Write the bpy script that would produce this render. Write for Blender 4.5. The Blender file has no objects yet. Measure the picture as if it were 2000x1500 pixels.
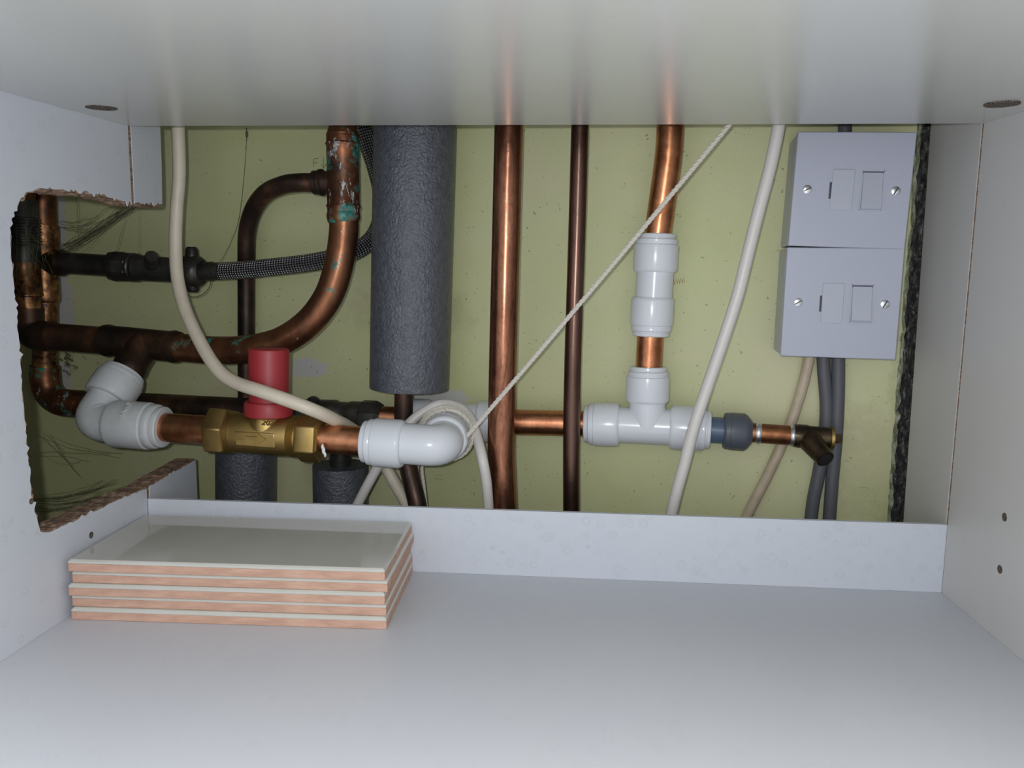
import bpy, bmesh, math, random
from mathutils import Vector, Matrix
random.seed(7)
S = bpy.context.scene
COL = S.collection
PI = math.pi

# ------------------------------------------------------------------ camera
CAM = Vector((0.30508746, -0.53519945, 0.21097035))
CR = Vector((0.99716965, 0.07419987, 0.01212759))
CU = Vector((-0.02196619, 0.13325537, 0.99083828))
CF = Vector((-0.071904, 0.98830025, -0.1345081))
FPX = 1529.88681
cd = bpy.data.cameras.new('camera'); cam = bpy.data.objects.new('camera', cd); COL.objects.link(cam)
cd.sensor_width = 36.0; cd.lens = 36.0 * FPX / 2000.0; cd.clip_start = 0.01; cd.clip_end = 20
cam.matrix_world = Matrix(((CR.x, CU.x, -CF.x, CAM.x), (CR.y, CU.y, -CF.y, CAM.y), (CR.z, CU.z, -CF.z, CAM.z), (0, 0, 0, 1)))
S.camera = cam

# ------------------------------------------------------------------ world, lights, exposure
w = bpy.data.worlds.new('room_light'); S.world = w; w.use_nodes = True
bg = w.node_tree.nodes['Background']; bg.inputs[0].default_value = (0.90, 0.95, 1.0, 1); bg.inputs[1].default_value = 1.08
def lamp(name, kind, loc, power, color, size=None, target=None):
    l = bpy.data.lights.new(name, kind); l.energy = power; l.color = color
    if kind == 'AREA': l.shape = 'RECTANGLE'; l.size, l.size_y = size
    elif size: l.shadow_soft_size = size
    o = bpy.data.objects.new(name, l); COL.objects.link(o); o.location = loc
    if target is not None: o.rotation_euler = (Vector(target) - Vector(loc)).to_track_quat('-Z', 'Y').to_euler()
    return o
lamp('fill_area', 'AREA', (0.45, -1.5, 1.55), 25.0, (1.0, 0.97, 0.93), (0.9, 0.7), (0.3, 0.0, 0.15))  # added soft fill from behind the camera, its source unseen
lamp('phone_flash', 'POINT', (0.292, -0.545, 0.222), 3.5, (0.95, 0.97, 1.0), 0.004)
S.view_settings.view_transform = 'Standard'; S.view_settings.look = 'None'
S.view_settings.exposure = 0.0; S.view_settings.gamma = 1.0
S.view_settings.use_curve_mapping = False

# ------------------------------------------------------------------ measuring helpers
def ray(x, y): return CF + CR * ((x - 1000) / FPX) - CU * ((y - 750) / FPX)
def UY(x, y, Y=0.0): d = ray(x, y); return CAM + d * ((Y - CAM.y) / d.y)
def UX(x, y, X=0.0): d = ray(x, y); return CAM + d * ((X - CAM.x) / d.x)
WA, WB = 0.151, 0.127                     # the house wall: WB*X + Y = WA
WN = math.hypot(WB, 1)
EX = Vector((1, -WB, 0)) / WN; NRM = Vector((-WB, -1, 0)) / WN; EZ = Vector((0, 0, 1))
def U(x, y, off):
    d = ray(x, y)
    t = ((WA - off * WN) - (WB * CAM.x + CAM.y)) / (WB * d.x + d.y)
    return CAM + d * t
def U3(l): return [U(*p) for p in l]
def px(n, P): return n * ((P - CAM).dot(CF)) / FPX      # metres spanned by n pixels at P

# ------------------------------------------------------------------ node materials
MATS = {}
class NB:
    def __init__(s, name):
        s.m = bpy.data.materials.new(name); s.m.use_nodes = True; s.t = s.m.node_tree
        s.n = s.t.nodes; s.b = s.n['Principled BSDF']; s.tc = None
        MATS[name] = s.m
    def link(s, a, b): s.t.links.new(a, b)
    def new(s, ty, **kw):
        n = s.n.new(ty)
        for k, v in kw.items(): setattr(n, k, v)
        return n
    def coord(s, out='Object', scale=None):
        if s.tc is None: s.tc = s.new('ShaderNodeTexCoord')
        if scale is None: return s.tc.outputs[out]
        mp = s.new('ShaderNodeMapping'); mp.inputs['Scale'].default_value = scale
        s.link(s.tc.outputs[out], mp.inputs[0]); return mp.outputs[0]
    def noise(s, scale, detail=4, rough=.55, vec=None, out='Fac'):
        n = s.new('ShaderNodeTexNoise'); n.inputs['Scale'].default_value = scale
        n.inputs['Detail'].default_value = detail; n.inputs['Roughness'].default_value = rough
        s.link(vec if vec is not None else s.coord(), n.inputs['Vector']); return n.outputs[out]
    def ramp(s, f, stops):
        r = s.new('ShaderNodeValToRGB'); e = r.color_ramp.elements
        while len(e) < len(stops): e.new(.5)
        for i, (p, c) in enumerate(stops):
            e[i].position = p; e[i].color = (*c, 1) if len(c) == 3 else c
        s.link(f, r.inputs[0]); return r.outputs[0]
    def mix(s, f, a, b, mode='MIX'):
        m = s.new('ShaderNodeMix', data_type='RGBA', blend_type=mode)
        for sock, v in ((m.inputs[0], f), (m.inputs[6], a), (m.inputs[7], b)):
            if isinstance(v, (int, float)): sock.default_value = v
            elif isinstance(v, tuple): sock.default_value = (*v, 1)
            else: s.link(v, sock)
        return m.outputs[2]
    def math(s, op, a, b=None, c=None):
        m = s.new('ShaderNodeMath', operation=op)
        for i, v in enumerate((a, b, c)):
            if v is None: continue
            if isinstance(v, (int, float)): m.inputs[i].default_value = v
            else: s.link(v, m.inputs[i])
        return m.outputs[0]
    def bump(s, h, strength=.3, dist=.001):
        b = s.new('ShaderNodeBump'); b.inputs['Strength'].default_value = strength; b.inputs['Distance'].default_value = dist
        s.link(h, b.inputs['Height']); s.link(b.outputs[0], s.b.inputs['Normal'])
    def set(s, **kw):
        for k, v in kw.items():
            k = k.replace('_', ' ')
            i = s.b.inputs[k]
            if isinstance(v, tuple): i.default_value = (*v, 1)
            elif isinstance(v, (int, float)): i.default_value = v
            else: s.link(v, i)
        return s.m
def lin(r, g, b):
    f = lambda c: (c / 255 / 12.92) if c / 255 <= .04045 else ((c / 255 + .055) / 1.055) ** 2.4
    return (f(r), f(g), f(b))

def melamine(name, col, rough, ring):
    b = NB(name)
    v = b.new('ShaderNodeTexVoronoi'); v.inputs['Scale'].default_value = 92; v.inputs['Randomness'].default_value = .8
    b.link(b.coord(), v.inputs['Vector'])
    d = v.outputs['Distance']
    a1 = b.math('ABSOLUTE', b.math('SUBTRACT', d, .30)); r1 = b.math('LESS_THAN', a1, .035)
    a2 = b.math('ABSOLUTE', b.math('SUBTRACT', d, .16)); r2 = b.math('LESS_THAN', a2, .03)
    pick = b.ramp(b.noise(45, 2), [(.40, (0, 0, 0)), (.58, (1, 1, 1))])
    rr = b.math('MULTIPLY', b.math('MAXIMUM', r1, r2), pick)
    rr = b.math('MULTIPLY', rr, ring)
    c = b.mix(rr, col, tuple(x * .72 for x in col))
    mot = b.ramp(b.noise(9, 5), [(.3, (.96, .96, .97)), (.7, (1.0, 1.0, .985))])
    c = b.mix(1.0, c, mot, 'MULTIPLY')
    sp = b.ramp(b.noise(420, 2), [(.70, (1, 1, 1)), (.80, (.86, .84, .80))])
    c = b.mix(.7, c, sp, 'MULTIPLY')
    b.bump(b.noise(700, 2), .08, .0004)
    return b.set(Base_Color=c, Roughness=rough)
melamine('melamine_patterned', lin(208, 212, 220), .42, .28)
melamine('melamine_shelf', lin(200, 202, 208), .38, .10)
melamine('melamine_side', lin(203, 201, 198), .40, .06)
melamine('melamine_top', lin(200, 200, 196), .24, .0)
b = NB('chipboard')
n1 = b.noise(1, 3, .6, b.coord(scale=(300, 150, 500)))
c = b.ramp(n1, [(.3, lin(84, 64, 50)), (.5, lin(138, 112, 92)), (.68, lin(176, 152, 130))])
b.bump(n1, .6, .001); b.set(Base_Color=c, Roughness=.95)
b = NB('raw_hardboard'); b.set(Base_Color=lin(52, 40, 30), Roughness=.9)  # brown darkened so the pipe feet mirror a shaded rail back
b = NB('hole_dark'); b.set(Base_Color=b.ramp(b.noise(900, 2), [(.4, lin(44, 40, 38)), (.6, lin(118, 104, 90))]), Roughness=.95)

# wall paint with bare plaster patches and specks
b = NB('green_wall')
g = b.ramp(b.noise(7, 6, .6), [(.3, lin(197, 201, 144)), (.5, lin(205, 207, 158)), (.72, lin(210, 207, 168))])
sep = b.new('ShaderNodeSeparateXYZ'); b.link(b.coord(), sep.inputs[0])
nz = b.noise(110, 5, .75); nz2 = b.noise(22, 5, .7)
def patch(P, hw, hh, soft=.25):
    dx = b.math('DIVIDE', b.math('SUBTRACT', sep.outputs[0], P.x), hw)
    dz = b.math('DIVIDE', b.math('SUBTRACT', sep.outputs[2], P.z), hh)
    d = b.math('ADD', b.math('POWER', b.math('ABSOLUTE', dx), 2.5), b.math('POWER', b.math('ABSOLUTE', dz), 2.5))
    d = b.math('ADD', d, b.math('MULTIPLY', b.math('SUBTRACT', nz, .5), 5.0))
    mr = b.new('ShaderNodeMapRange'); mr.inputs[1].default_value = 1.0 + soft; mr.inputs[2].default_value = 1.0 - soft
    b.link(d, mr.inputs[0]); return mr.outputs[0]
def add(ms):
    r = ms[0]
    for m in ms[1:]: r = b.math('MAXIMUM', r, m)
    return r
plaster = add([patch(U(118, 425, 0), .005, .032), patch(U(122, 600, 0), .011, .034), patch(U(600, 718, 0), .018, .008),
               patch(U(855, 775, 0), .026, .007), patch(U(120, 740, 0), .010, .016), patch(U(1745, 560, 0), .003, .05)])
g = b.mix(b.math('MULTIPLY', plaster, .8), g, lin(200, 199, 204))
stain = add([patch(U(800, 610, 0), .05, .02, .8), patch(U(640, 900, 0), .02, .03, .8), patch(U(1700, 900, 0), .03, .04, .9), patch(U(1750, 860, 0), .008, .09, .7)])
g = b.mix(b.math('MULTIPLY', stain, .25), g, lin(140, 126, 96))
sp = b.ramp(b.noise(330, 2, .5), [(.695, (0, 0, 0)), (.74, (1, 1, 1))])
g = b.mix(b.math('MULTIPLY', sp, .55), g, lin(96, 92, 66))
lng = b.ramp(b.noise(1, 3, .6, b.coord(scale=(90, 90, 330))), [(.70, (0, 0, 0)), (.76, (1, 1, 1))])
g = b.mix(b.math('MULTIPLY', lng, .35), g, lin(110, 104, 78))
b.bump(b.math('ADD', nz2, b.math('MULTIPLY', nz, .4)), .25, .0015)
b.set(Base_Color=g, Roughness=.5)
b = NB('rough_plaster')
n1 = b.noise(1, 5, .7, b.coord(scale=(420, 420, 110)))
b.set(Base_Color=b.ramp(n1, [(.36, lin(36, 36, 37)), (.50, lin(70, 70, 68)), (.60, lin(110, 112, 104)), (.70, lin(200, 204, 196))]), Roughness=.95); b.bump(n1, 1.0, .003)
b = NB('jagged_edge')
n1 = b.noise(1, 5, .7, b.coord(scale=(300, 300, 120)))
b.set(Base_Color=b.ramp(n1, [(.3, lin(58, 60, 46)), (.5, lin(130, 134, 106)), (.7, lin(198, 202, 180))]), Roughness=.9); b.bump(n1, 1.0, .002)
b = NB('shade_void'); b.set(Base_Color=lin(40, 38, 35), Roughness=.95)  # shade put into the colour: near-black so the pipe feet reflect dark
b = NB('bounce_void'); b.set(Base_Color=lin(205, 205, 180), Roughness=.8)  # pale so the added side surface bounces light onto the wall's left
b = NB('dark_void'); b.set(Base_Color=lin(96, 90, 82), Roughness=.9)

def copper(name, stops, rough=(.25, .45), metal=.95, verd=0, scale=(60, 60, 60), scratch=0):
    b = NB(name)
    n1 = b.noise(1, 5, .62, b.coord(scale=scale))
    c = b.ramp(n1, stops)
    m = metal
    if scratch:
        n3 = b.noise(1, 3, .6, b.coord(scale=(420, 420, 120)))
        c = b.mix(b.math('MULTIPLY', b.ramp(n3, [(.50, (0, 0, 0)), (.66, (1, 1, 1))]), scratch), c, (.10, .035, .018))
    if verd:
        v1 = b.noise(48, 5, .65)
        vm = b.ramp(v1, [(.60 - verd * .10, (0, 0, 0)), (.66 - verd * .10, (1, 1, 1))])
        c = b.mix(vm, c, b.ramp(b.noise(300, 3), [(.35, lin(20, 84, 76)), (.62, lin(60, 130, 116))]))
        v2 = b.noise(95, 5, .75, b.coord(scale=(1, 1, .4)))
        wm = b.ramp(v2, [(.655 - verd * .10, (0, 0, 0)), (.69 - verd * .10, (1, 1, 1))])
        c = b.mix(wm, c, b.ramp(b.noise(500, 3), [(.35, lin(90, 92, 94)), (.65, lin(200, 204, 204))]))
        m = b.math('MULTIPLY', b.math('SUBTRACT', 1.0, b.math('MAXIMUM', vm, wm)), metal)
    r = b.new('ShaderNodeMapRange'); r.inputs[3].default_value = rough[0]; r.inputs[4].default_value = rough[1]
    b.link(b.noise(120, 3), r.inputs[0])
    b.bump(b.noise(260, 3), .12, .0004)
    return b.set(Base_Color=c, Roughness=r.outputs[0], Metallic=m)
copper('copper_bright', [(.3, (.34, .13, .06)), (.5, (.54, .225, .11)), (.72, (.70, .33, .19))], (.24, .38), scratch=.15)
copper('copper_handled', [(.3, (.22, .095, .058)), (.5, (.33, .145, .085)), (.7, (.46, .21, .125))], (.20, .32), scale=(70, 70, 24), scratch=.45)
copper('copper_brown', [(.3, (.11, .065, .05)), (.55, (.16, .092, .07)), (.75, (.20, .115, .085))], (.24, .34), scale=(40, 40, 12))
copper('copper_aged', [(.33, (.045, .03, .024)), (.5, (.19, .075, .035)), (.66, (.40, .17, .07))], (.32, .5), .85, scale=(34, 34, 34))
copper('copper_soot_and_shade', [(.35, (.028, .024, .022)), (.55, (.085, .05, .036)), (.72, (.26, .12, .06))], (.35, .55), .75, scale=(30, 30, 22))
copper('copper_verdigris', [(.33, (.05, .03, .022)), (.5, (.20, .08, .04)), (.66, (.36, .16, .07))], (.32, .5), .85, verd=.75, scale=(34, 34, 34))
copper('copper_slight_verdigris', [(.33, (.10, .05, .03)), (.5, (.24, .10, .05)), (.66, (.36, .16, .08))], (.30, .45), .88, verd=.12, scale=(34, 34, 14))
copper('copper_golden', [(.36, (.04, .026, .02)), (.52, (.26, .125, .055)), (.70, (.50, .26, .11))], (.28, .5), .85, scale=(150, 150, 150), scratch=.6)
copper('solder', [(.3, (.35, .35, .36)), (.7, (.75, .77, .80))], (.2, .4), .9)
b = NB('brass')
n1 = b.noise(160, 4); b.bump(n1, .15, .0006)
b.set(Base_Color=b.ramp(b.noise(40, 4), [(.3, (.27, .18, .07)), (.55, (.44, .30, .10)), (.8, (.56, .40, .17))]), Metallic=.92, Roughness=.44)
b = NB('dark_brass'); b.bump(b.noise(240, 4), .35, .0008)
b.set(Base_Color=b.ramp(b.noise(60, 5), [(.35, (.030, .029, .028)), (.6, (.060, .056, .050)), (.8, (.13, .115, .095))]), Metallic=.55, Roughness=.42)
b = NB('brown_brass'); b.bump(b.noise(240, 4), .3, .0008)
b.set(Base_Color=b.ramp(b.noise(60, 5), [(.35, (.04, .028, .018)), (.6, (.10, .07, .04)), (.8, (.2, .14, .07))]), Metallic=.8, Roughness=.34)
def plastic(name, col, rough=.3, bumpy=0.0, sub=0.0, dirt=None):
    b = NB(name); c = col
    if dirt:
        c = b.mix(b.ramp(b.noise(60, 5, .6), [(.45, (0, 0, 0)), (.75, (.6, .6, .6))]), col, dirt)
    if bumpy: b.bump(b.noise(500, 3), bumpy, .0006)
    return b.set(Base_Color=c, Roughness=rough, Subsurface_Weight=sub) if not sub else b.set(Base_Color=c, Roughness=rough)
plastic('white_plastic', lin(222, 225, 230), .22)
plastic('white_plastic_dusty', lin(206, 209, 211), .42, dirt=lin(180, 182, 178))
plastic('box_plastic', lin(178, 181, 196), .33)
plastic('box_button', lin(180, 184, 196), .30)
plastic('slot_dark', lin(62, 62, 78), .5)
plastic('red_plastic', lin(158, 46, 52), .45)
plastic('grey_plastic', lin(84, 90, 100), .40)
plastic('blue_grey_plastic', lin(86, 102, 124), .35)
plastic('cable_cream', lin(214, 204, 184), .42, .1, dirt=lin(196, 184, 162))
plastic('cable_white', lin(218, 214, 208), .38, .1)
plastic('cable_beige', lin(196, 180, 156), .45, .1, dirt=lin(160, 142, 116))
plastic('cable_grey', lin(92, 93, 98), .5, .15)
plastic('cable_black', lin(40, 38, 38), .4)
plastic('string_cotton', lin(214, 208, 196), .9, .4)
plastic('ptfe_white', lin(232, 234, 236), .6)
plastic('cobweb_grey', lin(92, 92, 70), .95)
plastic('pencil_lead', lin(96, 96, 78), .9)
plastic('red_crayon', lin(170, 120, 88), .9)
b = NB('foam'); n1 = b.noise(430, 3, .6); b.bump(n1, .65, .0022)
b.set(Base_Color=b.ramp(b.noise(200, 3), [(.3, lin(70, 73, 81)), (.7, lin(90, 93, 102))]), Roughness=.36, Specular_IOR_Level=.75)
b = NB('screw_steel'); b.set(Base_Color=(.62, .62, .62), Metallic=1.0, Roughness=.25)
b = NB('braided_steel')                                      # diagonal weave laid on the hose's own UV
uv = b.new('ShaderNodeSeparateXYZ'); b.link(b.coord('UV'), uv.inputs[0])
p1 = b.math('SINE', b.math('ADD', b.math('MULTIPLY', uv.outputs[0], 1450.0), b.math('MULTIPLY', uv.outputs[1], 2 * PI * 11)))
p2 = b.math('SINE', b.math('SUBTRACT', b.math('MULTIPLY', uv.outputs[0], 1450.0), b.math('MULTIPLY', uv.outputs[1], 2 * PI * 11)))
h = b.math('ADD', b.math('MULTIPLY', b.math('MULTIPLY', p1, p2), .5), .5)
b.bump(h, .9, .0018)
b.set(Base_Color=b.ramp(h, [(.25, (.05, .05, .055)), (.6, (.22, .22, .235)), (.95, (.62, .62, .65))]), Metallic=.85, Roughness=.32)
b = NB('tile_glaze'); b.set(Base_Color=b.ramp(b.noise(30, 4), [(.3, lin(198, 196, 186)), (.7, lin(204, 202, 194))]), Roughness=.07)
b = NB('tile_clay'); n1 = b.noise(260, 5, .7); b.bump(n1, .4, .001)
b.set(Base_Color=b.ramp(b.noise(1, 5, .6, b.coord(scale=(60, 200, 300))), [(.3, lin(186, 148, 128)), (.55, lin(204, 164, 142)), (.75, lin(212, 178, 156))]), Roughness=.85)

# ------------------------------------------------------------------ mesh helpers
def link(o, parent=None):
    COL.objects.link(o)
    if parent is not None: o.parent = parent
    return o
def tag(o, label=None, cat=None, group=None, kind=None):
    if label: o['label'] = label
    if cat: o['category'] = cat
    if group: o['group'] = group
    if kind: o['kind'] = kind
    return o
def thing(name, label, cat, loc, group=None, kind=None):
    o = bpy.data.objects.new(name, None); o.empty_display_size = .01; link(o); o.location = loc
    return tag(o, label, cat, group, kind)
def root_of(o):
    while o.parent is not None: o = o.parent
    return o
def obj(name, bm, mat, parent=None, smooth=35, loc=None, bev=None):
    """bm is in world coordinates; the mesh is stored relative to its thing's location"""
    me = bpy.data.meshes.new(name)
    base = Vector(root_of(parent).location) if parent is not None else Vector(loc if loc is not None else (0, 0, 0))
    bmesh.ops.translate(bm, verts=bm.verts, vec=-base)
    bm.to_mesh(me); bm.free()
    mats = mat if isinstance(mat, (list, tuple)) else [mat]
    for m_ in mats: me.materials.append(MATS[m_])
    o = bpy.data.objects.new(name, me); link(o, parent)
    if parent is None: o.location = base
    if smooth:
        for p in me.polygons: p.use_smooth = True
        me.set_sharp_from_angle(angle=math.radians(smooth))
    if bev:
        md = o.modifiers.new('bevel', 'BEVEL'); md.width = bev; md.segments = 3; md.limit_method = 'ANGLE'; md.angle_limit = math.radians(40)
    return o
def frames(pts):
    n = len(pts); T = []
    for i in range(n):
        a, c = i - 1, i + 1
        while a > 0 and (pts[i] - pts[a]).length < 1e-5: a -= 1
        while c < n - 1 and (pts[c] - pts[i]).length < 1e-5: c += 1
        a = max(a, 0); c = min(c, n - 1)
        t = pts[c] - pts[a]
        if t.length < 1e-7: t = T[-1] if T else Vector((0, 0, 1))
        T.append(t.normalized())
    up = Vector((0, 0, 1)) if abs(T[0].z) < .9 else Vector((0, 1, 0))
    u = (up - T[0] * up.dot(T[0])).normalized(); F = []
    for t in T:
        u = (u - t * u.dot(t)); u.normalize()
        F.append((t, u, t.cross(u)))
    return F
def tube(bm, pts, radii, segs=28, caps=True, phase=0.0, flat=1.0, wob=0.0):
    if not isinstance(radii, (list, tuple)): radii = [radii] * len(pts)
    F = frames(pts); rings = []; uvl = bm.loops.layers.uv.verify()
    L = [0.0]
    for i in range(1, len(pts)): L.append(L[-1] + (pts[i] - pts[i - 1]).length)
    for P, r, (t, u, v) in zip(pts, radii, F):
        ring = []
        for k in range(segs):
            a = 2 * PI * k / segs + phase; rr = r * (1 + (random.uniform(-wob, wob) if wob else 0))
            ring.append(bm.verts.new(P + u * (math.cos(a) * rr * flat) + v * (math.sin(a) * rr)))
        rings.append(ring)
    for i in range(len(rings) - 1):
        for k in range(segs):
            k2 = (k + 1) % segs
            f = bm.faces.new((rings[i][k], rings[i][k2], rings[i + 1][k2], rings[i + 1][k]))
            vs = [(L[i], k / segs), (L[i], (k + 1) / segs), (L[i + 1], (k + 1) / segs), (L[i + 1], k / segs)]
            for lp, c_ in zip(f.loops, vs): lp[uvl].uv = c_
    if caps:
        bm.faces.new(list(reversed(rings[0]))); bm.faces.new(rings[-1])
    return bm
def smooth_path(pts, n=10):
    out = []; P = [pts[0] * 2 - pts[1]] + list(pts) + [pts[-1] * 2 - pts[-2]]
    for i in range(1, len(P) - 2):
        p0, p1, p2, p3 = P[i - 1:i + 3]
        for k in range(n):
            t = k / n
            out.append(.5 * ((2 * p1) + (p2 - p0) * t + (2 * p0 - 5 * p1 + 4 * p2 - p3) * t * t + (3 * p1 - p0 - 3 * p2 + p3) * t ** 3))
    out.append(pts[-1].copy()); return out
def lathe(bm, A, B, prof, segs=36, phase=0.0):
    """prof: (fraction from A to B, radius)"""
    return tube(bm, [A.lerp(B, f) for f, _ in prof], [r for _, r in prof], segs, True, phase)
def box(bm, o, ax, ay, az):
    vs = [bm.verts.new(o + ax * i + ay * j + az * k) for i in (0, 1) for j in (0, 1) for k in (0, 1)]
    for f in ((0, 1, 3, 2), (4, 6, 7, 5), (0, 4, 5, 1), (2, 3, 7, 6), (0, 2, 6, 4), (1, 5, 7, 3)): bm.faces.new([vs[i] for i in f])
    bmesh.ops.recalc_face_normals(bm, faces=bm.faces); return bm
def aabb(bm, x0, x1, y0, y1, z0, z1):
    return box(bm, Vector((x0, y0, z0)), Vector((x1 - x0, 0, 0)), Vector((0, y1 - y0, 0)), Vector((0, 0, z1 - z0)))
def prism(bm, poly, vec):
    """closed polygon (3D points) extruded by vec"""
    a = [bm.verts.new(p) for p in poly]; c = [bm.verts.new(p + vec) for p in poly]
    bm.faces.new(a); bm.faces.new(list(reversed(c)))
    for i in range(len(a)):
        j = (i + 1) % len(a); bm.faces.new((a[i], a[j], c[j], c[i]))
    bm.normal_update()
    bmesh.ops.triangulate(bm, faces=[f for f in bm.faces if len(f.verts) > 4], ngon_method='EAR_CLIP')
    bmesh.ops.recalc_face_normals(bm, faces=bm.faces); return bm
def BM(): return bmesh.new()
def jag(pts, amp, step=.0022, inward=None):
    out = []
    for a, c in zip(pts[:-1], pts[1:]):
        n = max(1, int((c - a).length / step)); d = (c - a).normalized()
        nn = Vector((-d.y, d.x))
        for k in range(n):
            p = a.lerp(c, (k + random.uniform(-.25, .25) * (k > 0)) / n)
            e = random.uniform(-amp, amp) * .5
            if random.random() < .16: e += random.uniform(.6, 1.9) * amp
            out.append(p + nn * e if k else a.copy())
    out.append(pts[-1].copy()); return out

# ------------------------------------------------------------------ the house: wall, plus unseen surfaces added to block light round the service void
def W(x, z, off=0.0): return Vector((x, WA - WB * x, z)) + NRM * off
def struct(name, bm, mat, **k): return tag(obj(name, bm, mat, **k), kind='structure')
ZB, ZT = -.16, .40
edge2 = [Vector((U(x_, y_, 0).x, U(x_, y_, 0).z)) for x_, y_ in ((1795, 140), (1790, 262), (1783, 330), (1778, 430), (1766, 560), (1757, 690), (1747, 800), (1740, 900), (1733, 1010), (1728, 1100))]
edge2[0].y = ZT; edge2[-1].y = ZB
ej = jag(edge2, .0009, .0055)
prof = [Vector((-.42, ZB)), ] + [Vector((p.x, p.y)) for p in reversed(ej)] + [Vector((-.42, ZT))]
bm = prism(BM(), [W(p.x, p.y) for p in prof], -NRM * .012)
struct('wall_back', bm, 'green_wall', smooth=None)
ej2 = [Vector((p.x, p.y)) for p in ej]
strip = [W(p.x - .0015, p.y, -.0004) for p in ej2] + [W(p.x + .0022 + random.uniform(0, .0022), p.y, -.0009) for p in reversed(ej2)]
bm = prism(BM(), strip, -NRM * .009); struct('trim_1', bm, 'jagged_edge', smooth=None)
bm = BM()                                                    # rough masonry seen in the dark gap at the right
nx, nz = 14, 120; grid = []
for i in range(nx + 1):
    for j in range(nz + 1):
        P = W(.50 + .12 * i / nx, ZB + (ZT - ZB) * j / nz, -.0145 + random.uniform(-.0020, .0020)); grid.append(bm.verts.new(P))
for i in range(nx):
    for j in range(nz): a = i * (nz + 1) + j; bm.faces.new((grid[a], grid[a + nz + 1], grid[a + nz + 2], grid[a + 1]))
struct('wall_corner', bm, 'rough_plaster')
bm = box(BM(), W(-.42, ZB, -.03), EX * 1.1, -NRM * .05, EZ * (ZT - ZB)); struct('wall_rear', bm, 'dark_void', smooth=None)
struct('light_block_left', aabb(BM(), -.30, -.26, -.50, .24, ZB, ZT), 'bounce_void', smooth=None)  # unseen, added to stop light leaking into the void from the left
struct('light_block_right', aabb(BM(), .596, .636, -.50, .14, ZB, ZT), 'dark_void', smooth=None)  # added out of view to keep room light out on the right
struct('light_block_floor', aabb(BM(), -.30, .636, -.50, .24, ZB - .02, ZB), 'shade_void', smooth=None)  # unseen underside, added to shut light out from below
struct('light_block_ceiling', aabb(BM(), -.30, .636, -.50, .24, ZT, ZT + .03), 'melamine_top', smooth=None)  # unseen lid, added to keep light from entering overhead
struct('light_block_front_left', aabb(BM(), -.26, -.018, -.49, -.475, ZB, ZT), 'bounce_void', smooth=None)  # made-up filler strip, closes the left gap against light
struct('light_block_front_low', aabb(BM(), -.016, .594, -.47, -.455, ZB, -.019), 'dark_void', smooth=None)  # added strip out of view, seals out light below the shelf
struct('light_block_front_high', aabb(BM(), -.016, .594, -.47, -.455, .335, ZT), 'dark_void', smooth=None)  # added light seal above the top board, also out of view

# ------------------------------------------------------------------ the cabinet we look into
Wd = .564; TH = .016; LAM = .0006; YF = -.45; GR = .0034
cab = thing('kitchen_cabinet', 'white chipboard cabinet with back cut out and jagged hole sawn in the left side', 'cabinet', (Wd / 2, -.2, -.018))
def P2(x, y): p = UX(x, y, 0.0); return Vector((p.y, p.z))
top_z = .34
# outline of the sawn hole on the inner face: top cut, left cut, bottom cut
topcut = [P2(*q) for q in ((317, 400), (262, 398), (228, 388), (180, 378), (120, 372), (85, 369))]
corner = [P2(*q) for q in ((85, 369), (55, 376), (40, 392), (28, 415), (21, 445))]
leftcut = [P2(*q) for q in ((21, 445), (24, 510), (29, 570), (38, 660), (44, 750), (53, 860), (60, 940), (69, 1000), (79, 1037))]
botcut = [P2(*q) for q in ((79, 1037), (102, 1036), (155, 1012), (200, 990), (240, 972), (288, 952), (330, 927), (384, 896))]
back_lo = P2(384, 896); back_lo_y = .0755; back_up_y = .0425
def panel_outline(amp_t, amp_o, grow):
    t = jag([p + Vector((0, grow)) for p in topcut], amp_t, .0020)
    cc = jag([p + Vector((-grow * .7, grow * .7)) for p in corner], amp_o, .002)
    l = jag([p + Vector((-grow, 0)) for p in leftcut], amp_o, .0022)
    bo = jag([p - Vector((0, grow)) for p in botcut], amp_o * .7, .0028)
    cut = t[:-1] + cc[:-1] + l[:-1] + bo
    return cut
def side_poly(cut, x):
    pts = [Vector((YF, -.018)), Vector((YF, top_z)), Vector((back_up_y + .001, top_z)), Vector((back_up_y, .29))]
    cut = [p.copy() for p in cut]
    cut[0] = Vector((back_up_y - .002, cut[0].y)); cut[-1] = Vector((back_lo_y, cut[-1].y))
    pts += cut + [Vector((back_lo_y, -.018))]
    return [Vector((x, p.x, p.y)) for p in pts]
core_cut = panel_outline(.0010, .0009, -.0004)
bm = prism(BM(), side_poly(core_cut, -LAM), Vector((-TH, 0, 0)))
sp = obj('side_panel', bm, 'chipboard', cab, smooth=None); sp['label'] = 'left side panel with an L-shaped sawn hole'
random.seed(11)
lam_cut = panel_outline(.0022, .0014, .0006)
full = side_poly(lam_cut, 0.0)
def clip(poly, axis, val, keep_less):
    out = []
    for i in range(len(poly)):
        a, c = poly[i], poly[(i + 1) % len(poly)]
        ia = (a[axis] <= val) == keep_less; ic = (c[axis] <= val) == keep_less
        if ia: out.append(a.copy())
        if ia != ic: out.append(a.lerp(c, (val - a[axis]) / (c[axis] - a[axis])))
    return out
front = clip(full, 1, -.0006, True)
obj('laminate_face', prism(BM(), front, Vector((-LAM, 0, 0))), 'melamine_patterned', sp, smooth=None)
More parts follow.
